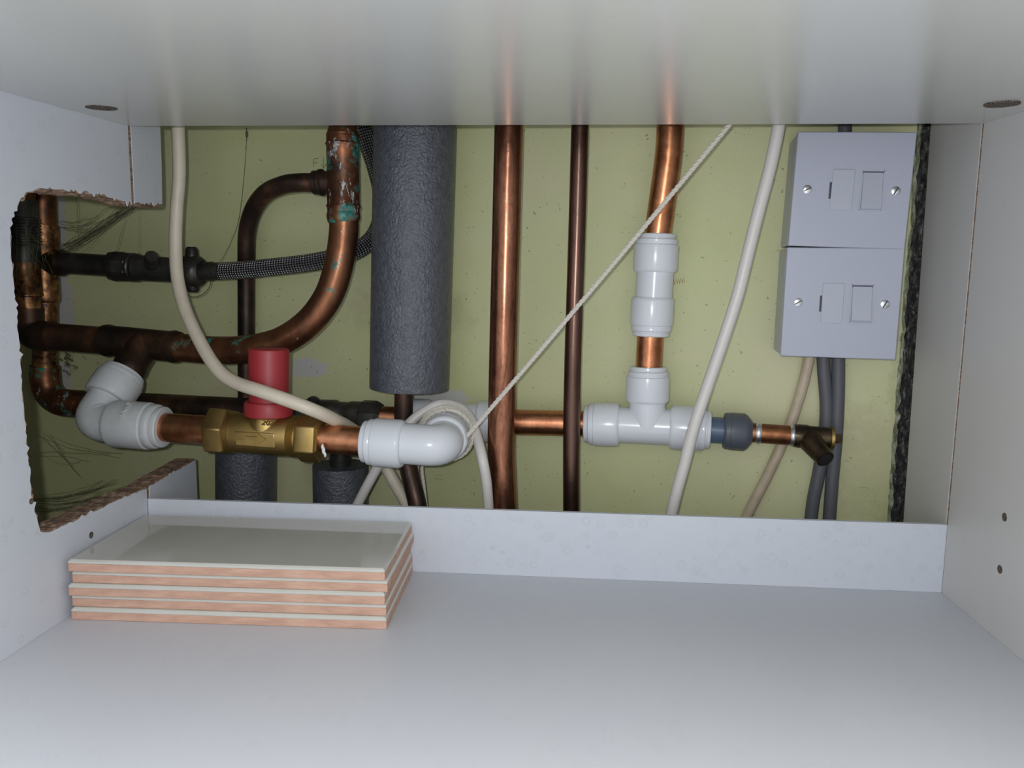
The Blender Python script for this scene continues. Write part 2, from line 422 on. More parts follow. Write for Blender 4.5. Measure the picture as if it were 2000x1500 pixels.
# rear strips beyond the groove: above and below the sawn hole
ups = [p for p in full if p.y > GR]
upper = [Vector((0, GR, top_z)), Vector((0, back_up_y + .001, top_z))] + [Vector((0, back_up_y, .29))] + [Vector((0, p.x, p.y)) for p in lam_cut if p.x > GR and p.y > .2 and p.x < back_up_y] + [Vector((0, GR, P2(262, 398).y))]
obj('laminate_face', prism(BM(), upper, Vector((-LAM, 0, 0))), 'melamine_patterned', sp, smooth=None)
lower = [Vector((0, GR, P2(288, 952).y))] + [Vector((0, p.x, p.y)) for p in lam_cut if p.x > GR + .001 and p.y < .15] + [Vector((0, back_lo_y, lam_cut[-1].y)), Vector((0, back_lo_y, -.018)), Vector((0, GR, -.018))]
obj('laminate_face', prism(BM(), lower, Vector((-LAM, 0, 0))), 'melamine_patterned', sp, smooth=None)
# right side
rb = BM(); prism(rb, [Vector((Wd + LAM, y_, z_)) for y_, z_ in ((YF, -.018), (YF, top_z), (.0765, top_z), (.0665, -.018))], Vector((TH, 0, 0)))
spr = obj('side_panel', rb, 'chipboard', cab, smooth=None)
obj('laminate_face', prism(BM(), [Vector((Wd, y_, z_)) for y_, z_ in ((YF, -.018), (YF, top_z), (-.0004, top_z), (-.0004, -.018))], Vector((LAM, 0, 0))), 'melamine_side', spr, smooth=None)
obj('laminate_face', prism(BM(), [Vector((Wd, y_, z_)) for y_, z_ in ((.0024, -.018), (.0024, top_z), (.0765, top_z), (.0665, -.018))], Vector((LAM, 0, 0))), 'melamine_side', spr, smooth=None)
# shelf and top board
shelf = obj('bottom_panel', aabb(BM(), .0002, Wd - .0002, YF, -.0002, -.018, 0), 'melamine_shelf', cab, smooth=None)
zl, zr, sl = .3109, .3115, .0375
tp = BM(); ys = (YF, 0.0)
vb = [Vector((x_, y_, z_ + sl * y_)) for x_, z_ in ((.0003, zl), (Wd - .0003, zr)) for y_ in ys]
quad = [vb[0], vb[1], vb[3], vb[2]]
topb = obj('top_panel', prism(tp, quad, Vector((0, 0, .018))), 'melamine_top', cab, smooth=None)
def on_top(x, y):
    d = ray(x, y); n = Vector((0, -sl, 1)); P0 = Vector((0, 0, (zl + zr) / 2)); t = (P0 - CAM).dot(n) / d.dot(n); return CAM + d * t
for q in ((198, 209.5), (1957, 203)):
    c0 = on_top(*q); bm = BM(); d_ = Vector((0, -sl, 1)).normalized()
    tube(bm, [c0 - d_ * .0006, c0 + d_ * .006], .0088, 28); obj('cam_hole', bm, 'hole_dark', topb)
for X0, P, q, R_ in ((0, sp, (178, 1045), .0022), (Wd, spr, (1962, 1010), .0026), (Wd, spr, (1953, 1112), .0026), (0, sp, (61, 979), .0018)):
    c0 = UX(q[0], q[1], X0); s_ = 1 if X0 == 0 else -1
    bm = BM(); tube(bm, [c0 + Vector((s_ * .00012, 0, 0)), c0 - Vector((s_ * .0005, 0, 0))], R_, 18); obj('peg_hole', bm, 'hole_dark', P)
# remaining strip of back panel standing in the groove
zrl = UY(288, 974).z; zrr = UY(1846, 1025).z
bm = prism(BM(), [Vector((.0, 0, 0.0)), Vector((Wd, 0, 0.0)), Vector((Wd, 0, zrr)), Vector((.0, 0, zrl))], Vector((0, .0032, 0)))
bp = obj('back_panel', bm, ['melamine_patterned', 'raw_hardboard'], cab, smooth=None)
for p in bp.data.polygons:
    if p.normal.y > .5: p.material_index = 1; bp['label'] = 'low white strip left of the cut out back panel'

# ------------------------------------------------------------------ stack of five tiles
tiles = [  # x0, y_front, rot, z
    (.0046, -.1000, 0, 'bottom tile of the stack lying on the cabinet shelf, clay edge showing'),
    (.0040, -.0976, 0, 'second tile from the bottom of the stack, its white glaze a thin line above clay'),
    (.0036, -.0998, 0, 'middle tile of the stack of five, white lip jutting a little'),
    (.0050, -.0975, 0, 'second tile from the top of the stack, its right end jutting out'),
    (.0038, -.0990, 0, 'top tile of the stack with its whole glossy off-white face visible')]
TL_, TW_, TT_ = .1945, .0918, .0075
tile0 = None
for i, (x0, yf, rz, lab) in enumerate(tiles):
    z0 = .0001 + i * (TT_ + .00008)
    if i == 0:
        t = thing('ceramic_tile', lab, 'tile', (x0, yf, z0), 'stacked wall tiles')
        bm = aabb(BM(), x0, x0 + TL_, yf, yf + TW_, z0, z0 + TT_ - .0024)
        obj('clay_body', bm, 'tile_clay', t, smooth=None, bev=.0004)
        bm = BM(); R4 = [(0, 0), (TL_, 0), (TL_, TW_), (0, TW_)]
        lo = [bm.verts.new((x0 + a_, yf + b_, z0 + TT_ - .0024)) for a_, b_ in R4]
        e_ = .0012
        mid = [bm.verts.new((x0 + a_, yf + b_, z0 + TT_ - .0012)) for a_, b_ in R4]
        up = [bm.verts.new((x0 + (e_ if a_ == 0 else a_ - e_), yf + (e_ if b_ == 0 else b_ - e_), z0 + TT_)) for a_, b_ in R4]
        for A_, B_ in ((lo, mid), (mid, up)):
            for k in range(4): bm.faces.new((A_[k], A_[(k + 1) % 4], B_[(k + 1) % 4], B_[k]))
        bm.faces.new(up); bm.faces.new(list(reversed(lo)))
        obj('glazed_face', bm, 'tile_glaze', t, smooth=None, bev=.0003)
        t.rotation_euler = (0, 0, (.029, .027, .032, .026, .027)[i]); tile0 = t
    else:
        t = tile0.copy(); COL.objects.link(t); t.location = (x0, yf, z0); t.rotation_euler = (0, 0, (.029, .027, .032, .026, .027)[i]); t['label'] = lab
        for ch in list(tile0.children):
            c_ = ch.copy(); COL.objects.link(c_); c_.parent = t

# ------------------------------------------------------------------ plumbing helpers
def pipe(name, label, pts, r, mat, cat='pipe', n=10, segs=32, group=None, path=None):
    P = path if path else (smooth_path(U3(pts), n) if len(pts) > 2 else U3(pts))
    if len(P) == 2: P = [P[0].lerp(P[1], k / 12) for k in range(13)]
    bm = BM(); tube(bm, P, r, segs)
    return tag(obj(name, bm, mat, loc=P[0]), label, cat, group)
COLLAR = [(0, .68), (0, .82), (.02, .86), (.08, .87), (.10, .84), (.12, .84), (.13, .91), (.15, .94), (.24, .95), (.26, .93), (.27, .93), (.29, .99), (.33, 1.0), (.90, 1.0), (.95, .98), (.99, .92), (1.0, .80)]
def collar(bm, E, I, R):       # E outer end, I inner end
    lathe(bm, E, I, [(f, R * k) for f, k in COLLAR], 44)
RUN = [(60, 784, .045), (300, 792, .045), (600, 808, .037), (870, 822, .028), (1070, 826, .024), (1265, 831, .024), (1440, 843, .024), (1510, 848, .024), (1660, 858.5, .024)]
def run(x):
    for a, c in zip(RUN[:-1], RUN[1:]):
        if x <= c[0]:
            f = (x - a[0]) / (c[0] - a[0]); return U(x, a[1] + f * (c[1] - a[1]), a[2] + f * (c[2] - a[2]))
FR = [(180, 824, .124), (355, 837, .118), (520, 848, .112), (760, 866, .103), (870, 872, .099)]
def fr(x):
    for a, c in zip(FR[:-1], FR[1:]):
        if x <= c[0]:
            f = (x - a[0]) / (c[0] - a[0]); return U(x, a[1] + f * (c[1] - a[1]), a[2] + f * (c[2] - a[2]))

# ---- vertical copper pipes in the middle
pipe('copper_pipe', 'thick vertical copper pipe rising just right of the white elbow, with a bright worn patch', [(995, 205, .054), (990, 400, .054), (986, 560, .054), (981, 760, .054), (979, 870, .054), (981, 930, .054), (984, 1010, .056), (985, 1060, .056)], .0108, 'copper_handled')
pipe('copper_pipe', 'thin dark brown vertical pipe between the thick copper pipe and the white tee', [(1134, 205, .044), (1127, 450, .044), (1119, 700, .044), (1116, 860, .044), (1116, 1060, .044)], .0066, 'copper_brown')
pipe('copper_pipe', 'copper pipe leaning slightly, entering the top of the white straight coupler', [(1311, 205, .026), (1306, 300, .025), (1294, 390, .024), (1285, 455, .023), (1282, 470, .023)], .0103, 'copper_bright')

# ---- foam lagging and the pipe inside it
def lagging(label, A, B, r, wob=.006):
    bm = BM(); n = 30; P = [A.lerp(B, k / n) for k in range(n + 1)]
    P = [P[0]] + P + [P[-1]]; R_ = [r * .93] + [r] * (n + 1) + [r * .93]
    tube(bm, P, R_, 40); return tag(obj('foam_lagging', bm, 'foam', loc=B), label, 'pipe insulation')
lagging('big dark grey foam pipe sleeve hanging down in the middle of the wall', U(812, 195, .037), U(799, 758, .037), .0322)
lagging('short dark grey foam sleeve standing below the brass valve', U(481, 868, .028), U(481, 1060, .028), .0258)
lagging('short dark grey foam sleeve with a pipe end rising from its top', U(665, 908, .030), U(666, 1060, .030), .0234)
pipe('copper_pipe', 'thin dark pipe coming out under the big foam sleeve and passing behind the white elbow', [(789, 740, .052), (788, 820, .052), (790, 870, .052), (799, 920, .053), (815, 985, .058), (822, 1040, .058)], .0074, 'copper_soot_and_shade')  # darker metal paints in the dark reflections on this tilted pipe

# ---- thin pipe with the swept bend, left
t = pipe('copper_pipe', 'dark brown thin pipe that sweeps in an arch down from the corroded tee', [(612, 357, .060), (585, 357, .060), (555, 361, .057), (520, 377, .050), (496, 408, .040), (483, 452, .030), (481, 510, .022), (481, 570, .017), (481, 680, .016), (481, 860, .016)], .0073, 'copper_soot_and_shade')
# ---- corroded tee at top
tee = thing('pipe_tee', 'vertical copper tee crusted with green and white corrosion at the top', 'pipe fitting', U(672, 430, .060))
Ta, Tb = U(669, 262, .060), U(671, 424, .060)
bm = BM(); r0 = .0124
lathe(bm, Ta, Tb, [(0, .0112), (0, r0), (.10, r0), (.12, r0 + .0010), (.15, r0), (.84, r0), (.87, r0 + .0010), (.90, r0), (1, r0), (1, .0112)], 40)
body = obj('tee_body', bm, 'copper_verdigris', tee)
bm = BM(); A_, B_ = U(668, 355, .060), U(612, 357, .060)
lathe(bm, A_, B_, [(0, .0085), (.62, .0085), (.66, .0102), (.76, .0102), (.80, .0092), (.97, .0092), (1, .0080)], 30)
obj('branch_socket', bm, 'copper_soot_and_shade', tee)
bm = BM(); lathe(bm, U(669, 412, .060), U(673, 436, .060), [(0, .0122), (.3, .0129), (.7, .0127), (1, .0112)], 26); obj('solder_crust', bm, 'copper_verdigris', tee)
bm = BM(); lathe(bm, U(670, 252, .060), U(670, 268, .060), [(0, .0112), (.4, .0119), (1, .0124)], 26); obj('solder_crust', bm, 'copper_verdigris', tee)
pipe('copper_pipe', 'short copper stub rising from the corroded tee to the top board', [(670, 205, .060), (670, 262, .060)], .0110, 'copper_verdigris')
# ---- big swept pipe
pipe('copper_pipe', 'thick brown copper pipe sweeping from the left run up to the corroded tee', [(348, 678, .070), (400, 683, .070), (455, 684, .070), (510, 678, .069), (560, 661, .068), (608, 625, .066), (643, 575, .064), (662, 515, .062), (671, 455, .060), (671, 420, .060)], .0113, 'copper_slight_verdigris', n=14)
# ---- tee of the upper-left run with its forward branch
ht = thing('pipe_tee', 'sooty copper tee above the left white elbow, branch pointing down towards it', 'pipe fitting', U(280, 668, .072))
bm = BM(); lathe(bm, U(203, 664, .072), U(350, 678, .070), [(0, .0112), (0, .0126), (.06, .0135), (.12, .0126), (.88, .0126), (.94, .0135), (1, .0126), (1, .0112)], 36)
obj('tee_body', bm, 'copper_soot_and_shade', ht)
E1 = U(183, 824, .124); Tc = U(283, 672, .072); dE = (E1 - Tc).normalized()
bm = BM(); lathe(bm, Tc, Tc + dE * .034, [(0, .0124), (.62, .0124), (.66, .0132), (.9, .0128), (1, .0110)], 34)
obj('branch_socket', bm, 'copper_soot_and_shade', ht)
pipe('copper_pipe', 'sooty copper pipe length left of the sooty tee, crossing the vertical pipe', [(100, 657, .071), (205, 665, .072)], .0114, 'copper_soot_and_shade')
pipe('copper_pipe', 'short dark pipe stub joining the sooty tee down to the left white elbow', None, .0108, 'copper_soot_and_shade', path=[Tc + dE * .030, Tc + dE * .056])
# ---- left cluster: far-left pipe and its elbow, ringed adapter
pipe('pipe_elbow', 'sooty copper elbow at the far left turning the upper run upwards', [(53, 600, .071), (53, 618, .071), (55, 636, .071), (66, 652, .071), (84, 656, .071), (103, 657, .071)], .0128, 'copper_soot_and_shade', cat='pipe fitting')
bm = BM(); lathe(bm, U(45, 500, .071), U(53, 605, .071), [(0, .0122), (.68, .0124), (.70, .0130), (.74, .0130), (.76, .0108), (1, .0108)], 32)
tag(obj('copper_pipe', bm, 'copper_golden', loc=U(53, 605, .071)), 'far-left vertical copper pipe half hidden by the sawn hole edge', 'pipe')
bm = BM(); pr = [(0, .0128)]
for k in range(9): f = .28 + k * .05; pr += [(f, .0130), (f + .012, .0142), (f + .03, .0142), (f + .04, .0130)]
pr += [(.78, .0136), (1, .0128)]
lathe(bm, U(40, 390, .071), U(45, 512, .071), pr, 32)
tag(obj('threaded_adapter', bm, 'dark_brass', loc=U(45, 512, .071)), 'black ridged threaded pipe adapter at the far left edge of the hole', 'pipe fitting')
pipe('copper_pipe', 'copper stub above the black ridged adapter at the far left', [(36, 330, .071), (40, 395, .071)], .0112, 'copper_aged')
pipe('copper_pipe', 'golden brown vertical pipe in the sawn hole, its upper length', [(82, 330, .045), (84, 450, .045)], .0108, 'copper_aged')
bm = BM(); V = lambda y: U(84 + (y - 440) * .024, y, .045)
lathe(bm, V(440), V(590), [(0, .0108), (0, .0122), (.30, .0122), (.33, .0116), (.66, .0116), (.9, .0122), (.97, .0122), (1, .0108)], 34)
vt = thing('pipe_tee', 'golden copper tee on the vertical pipe in the sawn hole feeding the dark valve', 'pipe fitting', V(590))
obj('tee_body', bm, 'copper_golden', vt)
bm = BM(); lathe(bm, V(512), U(128, 513, .045), [(0, .0112), (.8, .0112), (.85, .0118), (1, .0104)], 30); obj('branch_socket', bm, 'brown_brass', vt)
pipe('copper_pipe', 'vertical copper pipe below the golden tee, passing behind the sooty run', [(88, 588, .045), (88, 730, .045)], .0102, 'copper_golden')
pipe('pipe_elbow', 'copper elbow with green corrosion at the lower left behind the white elbow', [(88, 715, .045), (88, 735, .045), (92, 758, .045), (104, 776, .045), (124, 786, .045), (160, 789, .045)], .0123, 'copper_verdigris', cat='pipe fitting')
# ---- dark valve with screw, wing nut and braided hose
dv = thing('stop_valve', 'black tarnished valve with a side screw and winged nut left of the braided hose', 'valve', U(240, 520, .045))
vx = lambda x: U(x, 512 + (x - 110) * .068, .045)
bm = BM(); tube(bm, [vx(112), vx(216)], .0092, 28); obj('inlet_pipe', bm, 'dark_brass', dv)
bm = BM(); lathe(bm, vx(212), vx(262), [(0, .0092), (.12, .0122), (.42, .0135), (.5, .0135), (.54, .0128), (.9, .0128), (1, .0108)], 8, PI / 8); obj('hex_nut', bm, 'dark_brass', dv)
bm = BM(); lathe(bm, vx(256), vx(362), [(0, .0122), (.06, .0122), (.08, .0113), (.12, .0113), (.14, .0120), (.2, .0108), (.9, .0102), (1, .0095)], 30); obj('valve_body', bm, 'dark_brass', dv)
bm = BM(); s0 = U(297, 520, .050); s1 = U(296, 500, .066)
lathe(bm, s0, s1, [(0, .0058), (.45, .0058), (.5, .0050), (.6, .0050), (.62, .0055), (.95, .0052), (1, .0045)], 24); obj('slot_screw', bm, 'dark_brass', dv)
bm = BM(); lathe(bm, vx(358), vx(396), [(0, .0110), (.2, .0134), (.75, .0134), (.9, .0118), (1, .0098)], 32)
wn = obj('wing_nut', bm, 'dark_brass', dv)
for sgn, yy in ((-1, 482), (1, 571)):
    bm = BM(); c_ = vx(376); e_ = U(374 if sgn < 0 else 377, yy, .046)
    tube(bm, [c_, c_.lerp(e_, .55), c_.lerp(e_, .9), e_], [.0062, .0054, .0050, .0036], 18, flat=1.0); obj('wing', bm, 'dark_brass', wn)
ho = thing('braided_hose', 'steel braided hose running from the winged nut behind the big foam sleeve', 'hose', U(420, 530, .045))
bm = BM(); lathe(bm, U(392, 530, .045), U(432, 530, .045), [(0, .0080), (.6, .0080), (.62, .0074), (1, .0074)], 24); obj('ferrule', bm, 'dark_brass', ho)
hp = smooth_path(U3([(428, 530, .045), (480, 527, .045), (540, 521, .044), (600, 514, .041), (650, 504, .036), (695, 490, .026), (728, 465, .016), (745, 425, .012), (745, 375, .012), (733, 325, .012), (718, 280, .014), (706, 240, .016), (700, 205, .016)]), 12)
bm = BM(); tube(bm, hp, .0073, 30); obj('braid', bm, 'braided_steel', ho)

# ---- back run along the wall
P = [run(x) for x in (150, 220, 300, 400, 500, 590)]
pipe('copper_pipe', 'long horizontal brown pipe behind the brass valve and front pipe', None, .0106, 'copper_soot_and_shade', path=P)
gv = thing('pipe_valve', 'black tarnished valve body on the rear run, behind the cream cable', 'valve', run(640))
bm = BM(); A_, B_ = run(572), run(708)
lathe(bm, A_, B_, [(0, .0110), (0, .0122), (.2, .0122), (.24, .0112), (.34, .0112), (.38, .0126), (.62, .0130), (.66, .0116), (.8, .0116), (.84, .0126), (1, .0126)], 30); obj('valve_body', bm, 'dark_brass', gv)
bm = BM(); lathe(bm, run(704), run(746), [(0, .0124), (.1, .0142), (.7, .0142), (.8, .0132), (1, .0112)], 8, PI / 8); obj('hex_nut', bm, 'dark_brass', gv)
bm = BM(); lathe(bm, run(612), U(612, 776, .040), [(0, .0052), (.9, .0052), (1, .003)], 8); obj('spindle', bm, 'dark_brass', gv)
bm = BM(); lathe(bm, run(664), U(665, 896, .034), [(0, .0080), (.55, .0080), (.58, .0120), (.70, .0120), (.74, .0075), (1, .0075)], 28); obj('drop_socket', bm, 'dark_brass', gv)
pipe('copper_pipe', 'short pipe end sticking up out of the right-hand short foam sleeve', [(665, 885, .032), (665, 930, .030)], .0090, 'cable_black')
pipe('copper_pipe', 'tiny reddish copper piece between the black hex nut and the rear white tee', None, .0096, 'copper_bright', path=[run(742), run(800)])
wt = thing('push_fit_tee', 'rear white plastic tee on the wall behind the looped white cable', 'pipe fitting', run(880))
bm = BM(); lathe(bm, run(826), run(950), [(0, .0146), (1, .0146)], 40); obj('tee_body', bm, 'white_plastic', wt)
bm = BM(); collar(bm, run(786), run(842), .0172); obj('collar', bm, 'white_plastic', wt)
bm = BM(); collar(bm, run(994), run(934), .0172); obj('collar', bm, 'white_plastic', wt)
bm = BM(); lathe(bm, run(882), run(882) + NRM * .030, [(0, .0140), (.5, .0140), (.6, .0165), (1, .0165)], 36); obj('branch', bm, 'white_plastic', wt)
pipe('copper_pipe', 'bright horizontal copper pipe crossing behind the two vertical pipes into the white tee', None, .0104, 'copper_bright', path=[run(985), run(1070), run(1150)])

# ---- right white tee
wt = thing('push_fit_tee', 'white plastic tee at the foot of the coupler stack, its branch pointing up', 'pipe fitting', run(1265))
bm = BM(); lathe(bm, run(1195), run(1322), [(0, .0142), (1, .0142)], 40); obj('tee_body', bm, 'white_plastic', wt)
bm = BM(); collar(bm, run(1142), run(1210), .0176); obj('collar', bm, 'white_plastic', wt)
bm = BM(); collar(bm, run(1387), run(1308), .0176); obj('collar', bm, 'white_plastic', wt)
bm = BM(); lathe(bm, run(1265), U(1264, 770, .024), [(0, .0150), (.35, .0150), (.6, .0142), (1, .0142)], 36); obj('branch', bm, 'white_plastic', wt)
bm = BM(); collar(bm, U(1266, 716, .023), U(1264, 786, .024), .0170); obj('collar', bm, 'white_plastic', wt)
pipe('copper_pipe', 'short bright copper length between the white coupler and the tee below it', [(1271, 640, .023), (1266, 735, .023)], .0103, 'copper_bright')
cp = thing('push_fit_coupler', 'white plastic straight coupler above the tee, crossed by the cord', 'pipe fitting', U(1277, 560, .023))
bm = BM(); lathe(bm, U(1280, 520, .023), U(1275, 600, .023), [(0, .0143), (1, .0143)], 40); obj('coupler_body', bm, 'white_plastic', cp)
bm = BM(); collar(bm, U(1283, 457, .023), U(1279, 532, .023), .0170); obj('collar', bm, 'white_plastic', cp)
bm = BM(); collar(bm, U(1271, 656, .023), U(1275, 580, .023), .0166); obj('collar', bm, 'white_plastic', cp)
# ---- grey plug, little stub and drain cock
gp = thing('reducer_fitting', 'grey plastic reducer with a ribbed nut plugged into the right end of the tee', 'pipe fitting', run(1430))
bm = BM(); lathe(bm, run(1380), run(1420), [(0, .0102), (1, .0102)], 32); obj('spigot', bm, 'blue_grey_plastic', gp)
bm = BM(); lathe(bm, run(1413), run(1468), [(0, .0132), (.06, .0142), (.22, .0142), (.24, .0146), (.74, .0146), (.86, .0128), (1, .0090)], 12, PI / 12); obj('nut', bm, 'grey_plastic', gp)
pipe('copper_pipe', 'small copper stub with solder rings between the grey nut and the drain cock', None, .0075, 'copper_aged', path=[run(1462), run(1510), run(1560)])
st = [o for o in COL.objects if o.get('label', '').startswith('small copper stub')][0]
for x_ in (1480, 1547):
    bm = BM(); lathe(bm, run(x_ - 5), run(x_ + 6), [(0, .0076), (.3, .0083), (.7, .0083), (1, .0076)], 26); obj('solder_ring', bm, 'solder', st)
dc = thing('drain_cock', 'blackened drain cock with angled open spout at the right end of the run', 'valve', run(1600))
bm = BM(); lathe(bm, run(1550), run(1624), [(0, .0085), (.1, .0090), (.35, .0090), (.4, .0084), (1, .0078)], 30); obj('cock_body', bm, 'brown_brass', dc)
a0 = run(1575); a1 = U(1612, 897, .044)
bm = BM(); pth = [a0, a0.lerp(a1, .25), a0.lerp(a1, .6), a1, a1, a1.lerp(a0, .25)]
tube(bm, pth, [.0086, .0086, .0078, .0066, .0050, .0048], 28); obj('spout', bm, 'brown_brass', dc)
bm = BM(); tube(bm, [a1.lerp(a0, -.01), a1.lerp(a0, .05)], .0052, 24); obj('spout_bore', bm, 'cable_black', dc)
bm = BM(); lathe(bm, run(1621), run(1627), [(0, .0086), (1, .0086)], 26); obj('washer', bm, 'brass', dc)
bm = BM(); lathe(bm, run(1626), run(1644), [(0, .0040), (.5, .0040), (1, .0036)], 4, .3); obj('square_spindle', bm, 'brown_brass', dc)

# ---- front run: white elbow, copper, brass valve, copper, white elbow
X_ = (fr(355) - fr(200)).normalized()
e1 = thing('push_fit_elbow', 'dusty white plastic elbow at the left, joining the sooty tee to the front pipe', 'pipe fitting', fr(200))
cen = fr(178); arm = (Tc - cen).normalized(); Rb = .0146
bend = [cen + X_ * .034, cen + X_ * .014]
for k in range(1, 9):
    a = k / 9; bend.append((cen + X_ * .012) * (1 - a) ** 2 + cen * 2 * a * (1 - a) + (cen + arm * .012) * a ** 2)
bend += [cen + arm * .014, cen + arm * .034]
bm = BM(); tube(bm, bend, Rb, 40); bmesh.ops.create_uvsphere(bm, u_segments=32, v_segments=20, radius=Rb * .985, matrix=Matrix.Translation(cen + (X_ + arm) * .0045))
obj('elbow_body', bm, 'white_plastic_dusty', e1)
bm = BM(); collar(bm, fr(322), fr(219), .0182); c1 = obj('collar', bm, 'white_plastic_dusty', e1)
c2o = cen + arm * .0475; c2i = cen + arm * .0215
bm = BM(); collar(bm, c2o, c2i, .0188); obj('collar', bm, 'white_plastic_dusty', e1)
pipe('copper_pipe', 'bright copper length between the dusty white elbow and the brass valve', None, .0110, 'copper_bright', path=[fr(300), fr(360), fr(425)])
bv = thing('brass_valve', 'brass valve with two hex nuts and a tall red cap on the front pipe', 'valve', fr(520))
def hexl(A, B, R_, ph): 
    bm = BM(); lathe(bm, A, B, [(0, R_ * .82), (.06, R_ * .90), (.06, R_ * .96), (.12, R_), (.86, R_), (.96, R_ * .93), (1, R_ * .84)], 6, ph); return bm
obj('compression_nut', hexl(fr(411), fr(452), .0190, .25), 'brass', bv, bev=.0009)
obj('compression_nut', hexl(fr(631), fr(586), .0190, .10), 'brass', bv, bev=.0009)
bm = BM(); pr = [(0, .0142), (.02, .0155)]
for k in range(4): f = .03 + k * .02; pr += [(f, .0156), (f + .01, .0148)]
pr += [(.12, .0148), (.2, .0152), (.5, .0150), (.8, .0150), (.86, .0146)]
for k in range(5): f = .87 + k * .02; pr += [(f, .0156), (f + .01, .0147)]
pr += [(1, .0146)]
lathe(bm, fr(448), fr(590), pr, 40); vb_ = obj('valve_body', bm, 'brass', bv)
bm = BM(); hb = fr(522)
lathe(bm, hb, hb + Vector((0, 0, .019)) + NRM * .001, [(0, .0140), (.5, .0140), (.8, .0120), (1, .0110)], 36); obj('bonnet', bm, 'brass', vb_)
bm = BM(); box(bm, fr(478) + NRM * .0108 - EZ * .007, (fr(556) - fr(478)), NRM * .0042, EZ * .0115); obj('cast_flat', bm, 'brass', vb_, bev=.0012)
# red cap, upright over the bonnet
hA = U(525, 812, .112); hB = U(525, 680, .112)
bm = BM(); lathe(bm, hA, U(525, 783, .112), [(0, .0160), (.1, .0178), (.8, .0178), (1, .0168)], 44); rc = obj('red_cap', bm, 'red_plastic', bv); rc['label'] = 'red plastic cap'
bm = BM(); lathe(bm, U(525, 788, .112), hB, [(0, .0143), (.95, .0148), (.985, .0144), (1, .0134)], 44); obj('cap_sleeve', bm, 'red_plastic', rc)
pipe('copper_pipe', 'copper length between the brass valve and the glossy white elbow', None, .0110, 'copper_bright', path=[fr(615), fr(670), fr(725)])
for grp in (((407, 819, .0014),), ((630, 873, .0018), (632, 880, .0022), (635, 888, .0016))):
    bm = BM()
    for x_, y_, r_ in grp: bmesh.ops.create_icosphere(bm, subdivisions=2, radius=r_, matrix=Matrix.Translation(U(x_, y_, .121)) @ Matrix.Diagonal((.6, .6, 1.3, 1)))
    obj('jointing_tape', bm, 'ptfe_white', bv)
# glossy elbow
e2 = thing('push_fit_elbow', 'glossy white plastic elbow at the centre with cord wound round its rear collar', 'pipe fitting', fr(800))
cen2 = fr(862); A2 = -X_; B2 = (run(882) - cen2).normalized()
bend = [cen2 + A2 * .040, cen2 + A2 * .016]
for k in range(1, 10):
    a = k / 10; bend.append((cen2 + A2 * .013) * (1 - a) ** 2 + (cen2 + X_ * .001) * 2 * a * (1 - a) + (cen2 + B2 * .013) * a ** 2)
bend += [cen2 + B2 * .015, cen2 + B2 * .026]
bm = BM(); tube(bm, bend, .0152, 44); bmesh.ops.create_uvsphere(bm, u_segments=40, v_segments=24, radius=.0150, matrix=Matrix.Translation(cen2 + (A2 + B2) * .0042))
obj('elbow_body', bm, 'white_plastic', e2)
bm = BM(); collar(bm, fr(710), fr(789), .0180); obj('collar', bm, 'white_plastic', e2)
bm = BM(); collar(bm, cen2 + B2 * .042, cen2 + B2 * .017, .0180); obj('collar', bm, 'white_plastic', e2)

# ------------------------------------------------------------------ raised lettering (flat text bent onto a cylinder or laid on a plane)
def text_verts(body, size, depth):
    c = bpy.data.curves.new('lettering', 'FONT'); c.body = body; c.size = size; c.extrude = depth; c.align_x = 'CENTER'; c.align_y = 'CENTER'
    o = bpy.data.objects.new('lettering', c); COL.objects.link(o)
    dg = bpy.context.evaluated_depsgraph_get(); me = bpy.data.meshes.new_from_object(o.evaluated_get(dg))
    bpy.data.objects.remove(o); bm = BM(); bm.from_mesh(me); bpy.data.meshes.remove(me); return bm
def lay(bm, P, ex, ey, en):
    for v in bm.verts: c = v.co.copy(); v.co = P + ex * c.x + ey * c.y + en * c.z
    return bm
# writing moulded round the dusty collar: it runs round the circumference
bm = text_verts('SPEED', .0058, .0007); C0 = fr(262); R_ = .0182
ax = X_; up = (EZ - ax * EZ.dot(ax)).normalized(); nn = up.cross(ax); nn = nn if nn.dot(NRM) > 0 else -nn
for v in bm.verts:
    c = v.co.copy(); a = c.x / R_ + math.radians(52)
    v.co = C0 + ax * (-c.y) + (nn * math.cos(a) + up * math.sin(a)) * (R_ + c.z)
obj('moulded_lettering', bm, 'white_plastic_dusty', c1, smooth=None)
bm = text_verts('202', .0060, .0006); P_ = U(523, 826, .131); lay(bm, P_, X_, (EZ * .8 - NRM * .6).normalized(), (NRM * .8 + EZ * .6).normalized()); obj('cast_lettering', bm, 'brass', vb_, smooth=None)
bm = BM(); P0 = U(500, 857, .1285)
for q in (((-.009, -.0012), (.001, -.0012), (.001, -.0035), (.007, 0), (.001, .0035), (.001, .0012), (-.009, .0012)),):
    prism(bm, [P0 + X_ * a_ + EZ * c_ for a_, c_ in q], -NRM * .0025)
obj('cast_arrow', bm, 'brass', vb_, smooth=None)

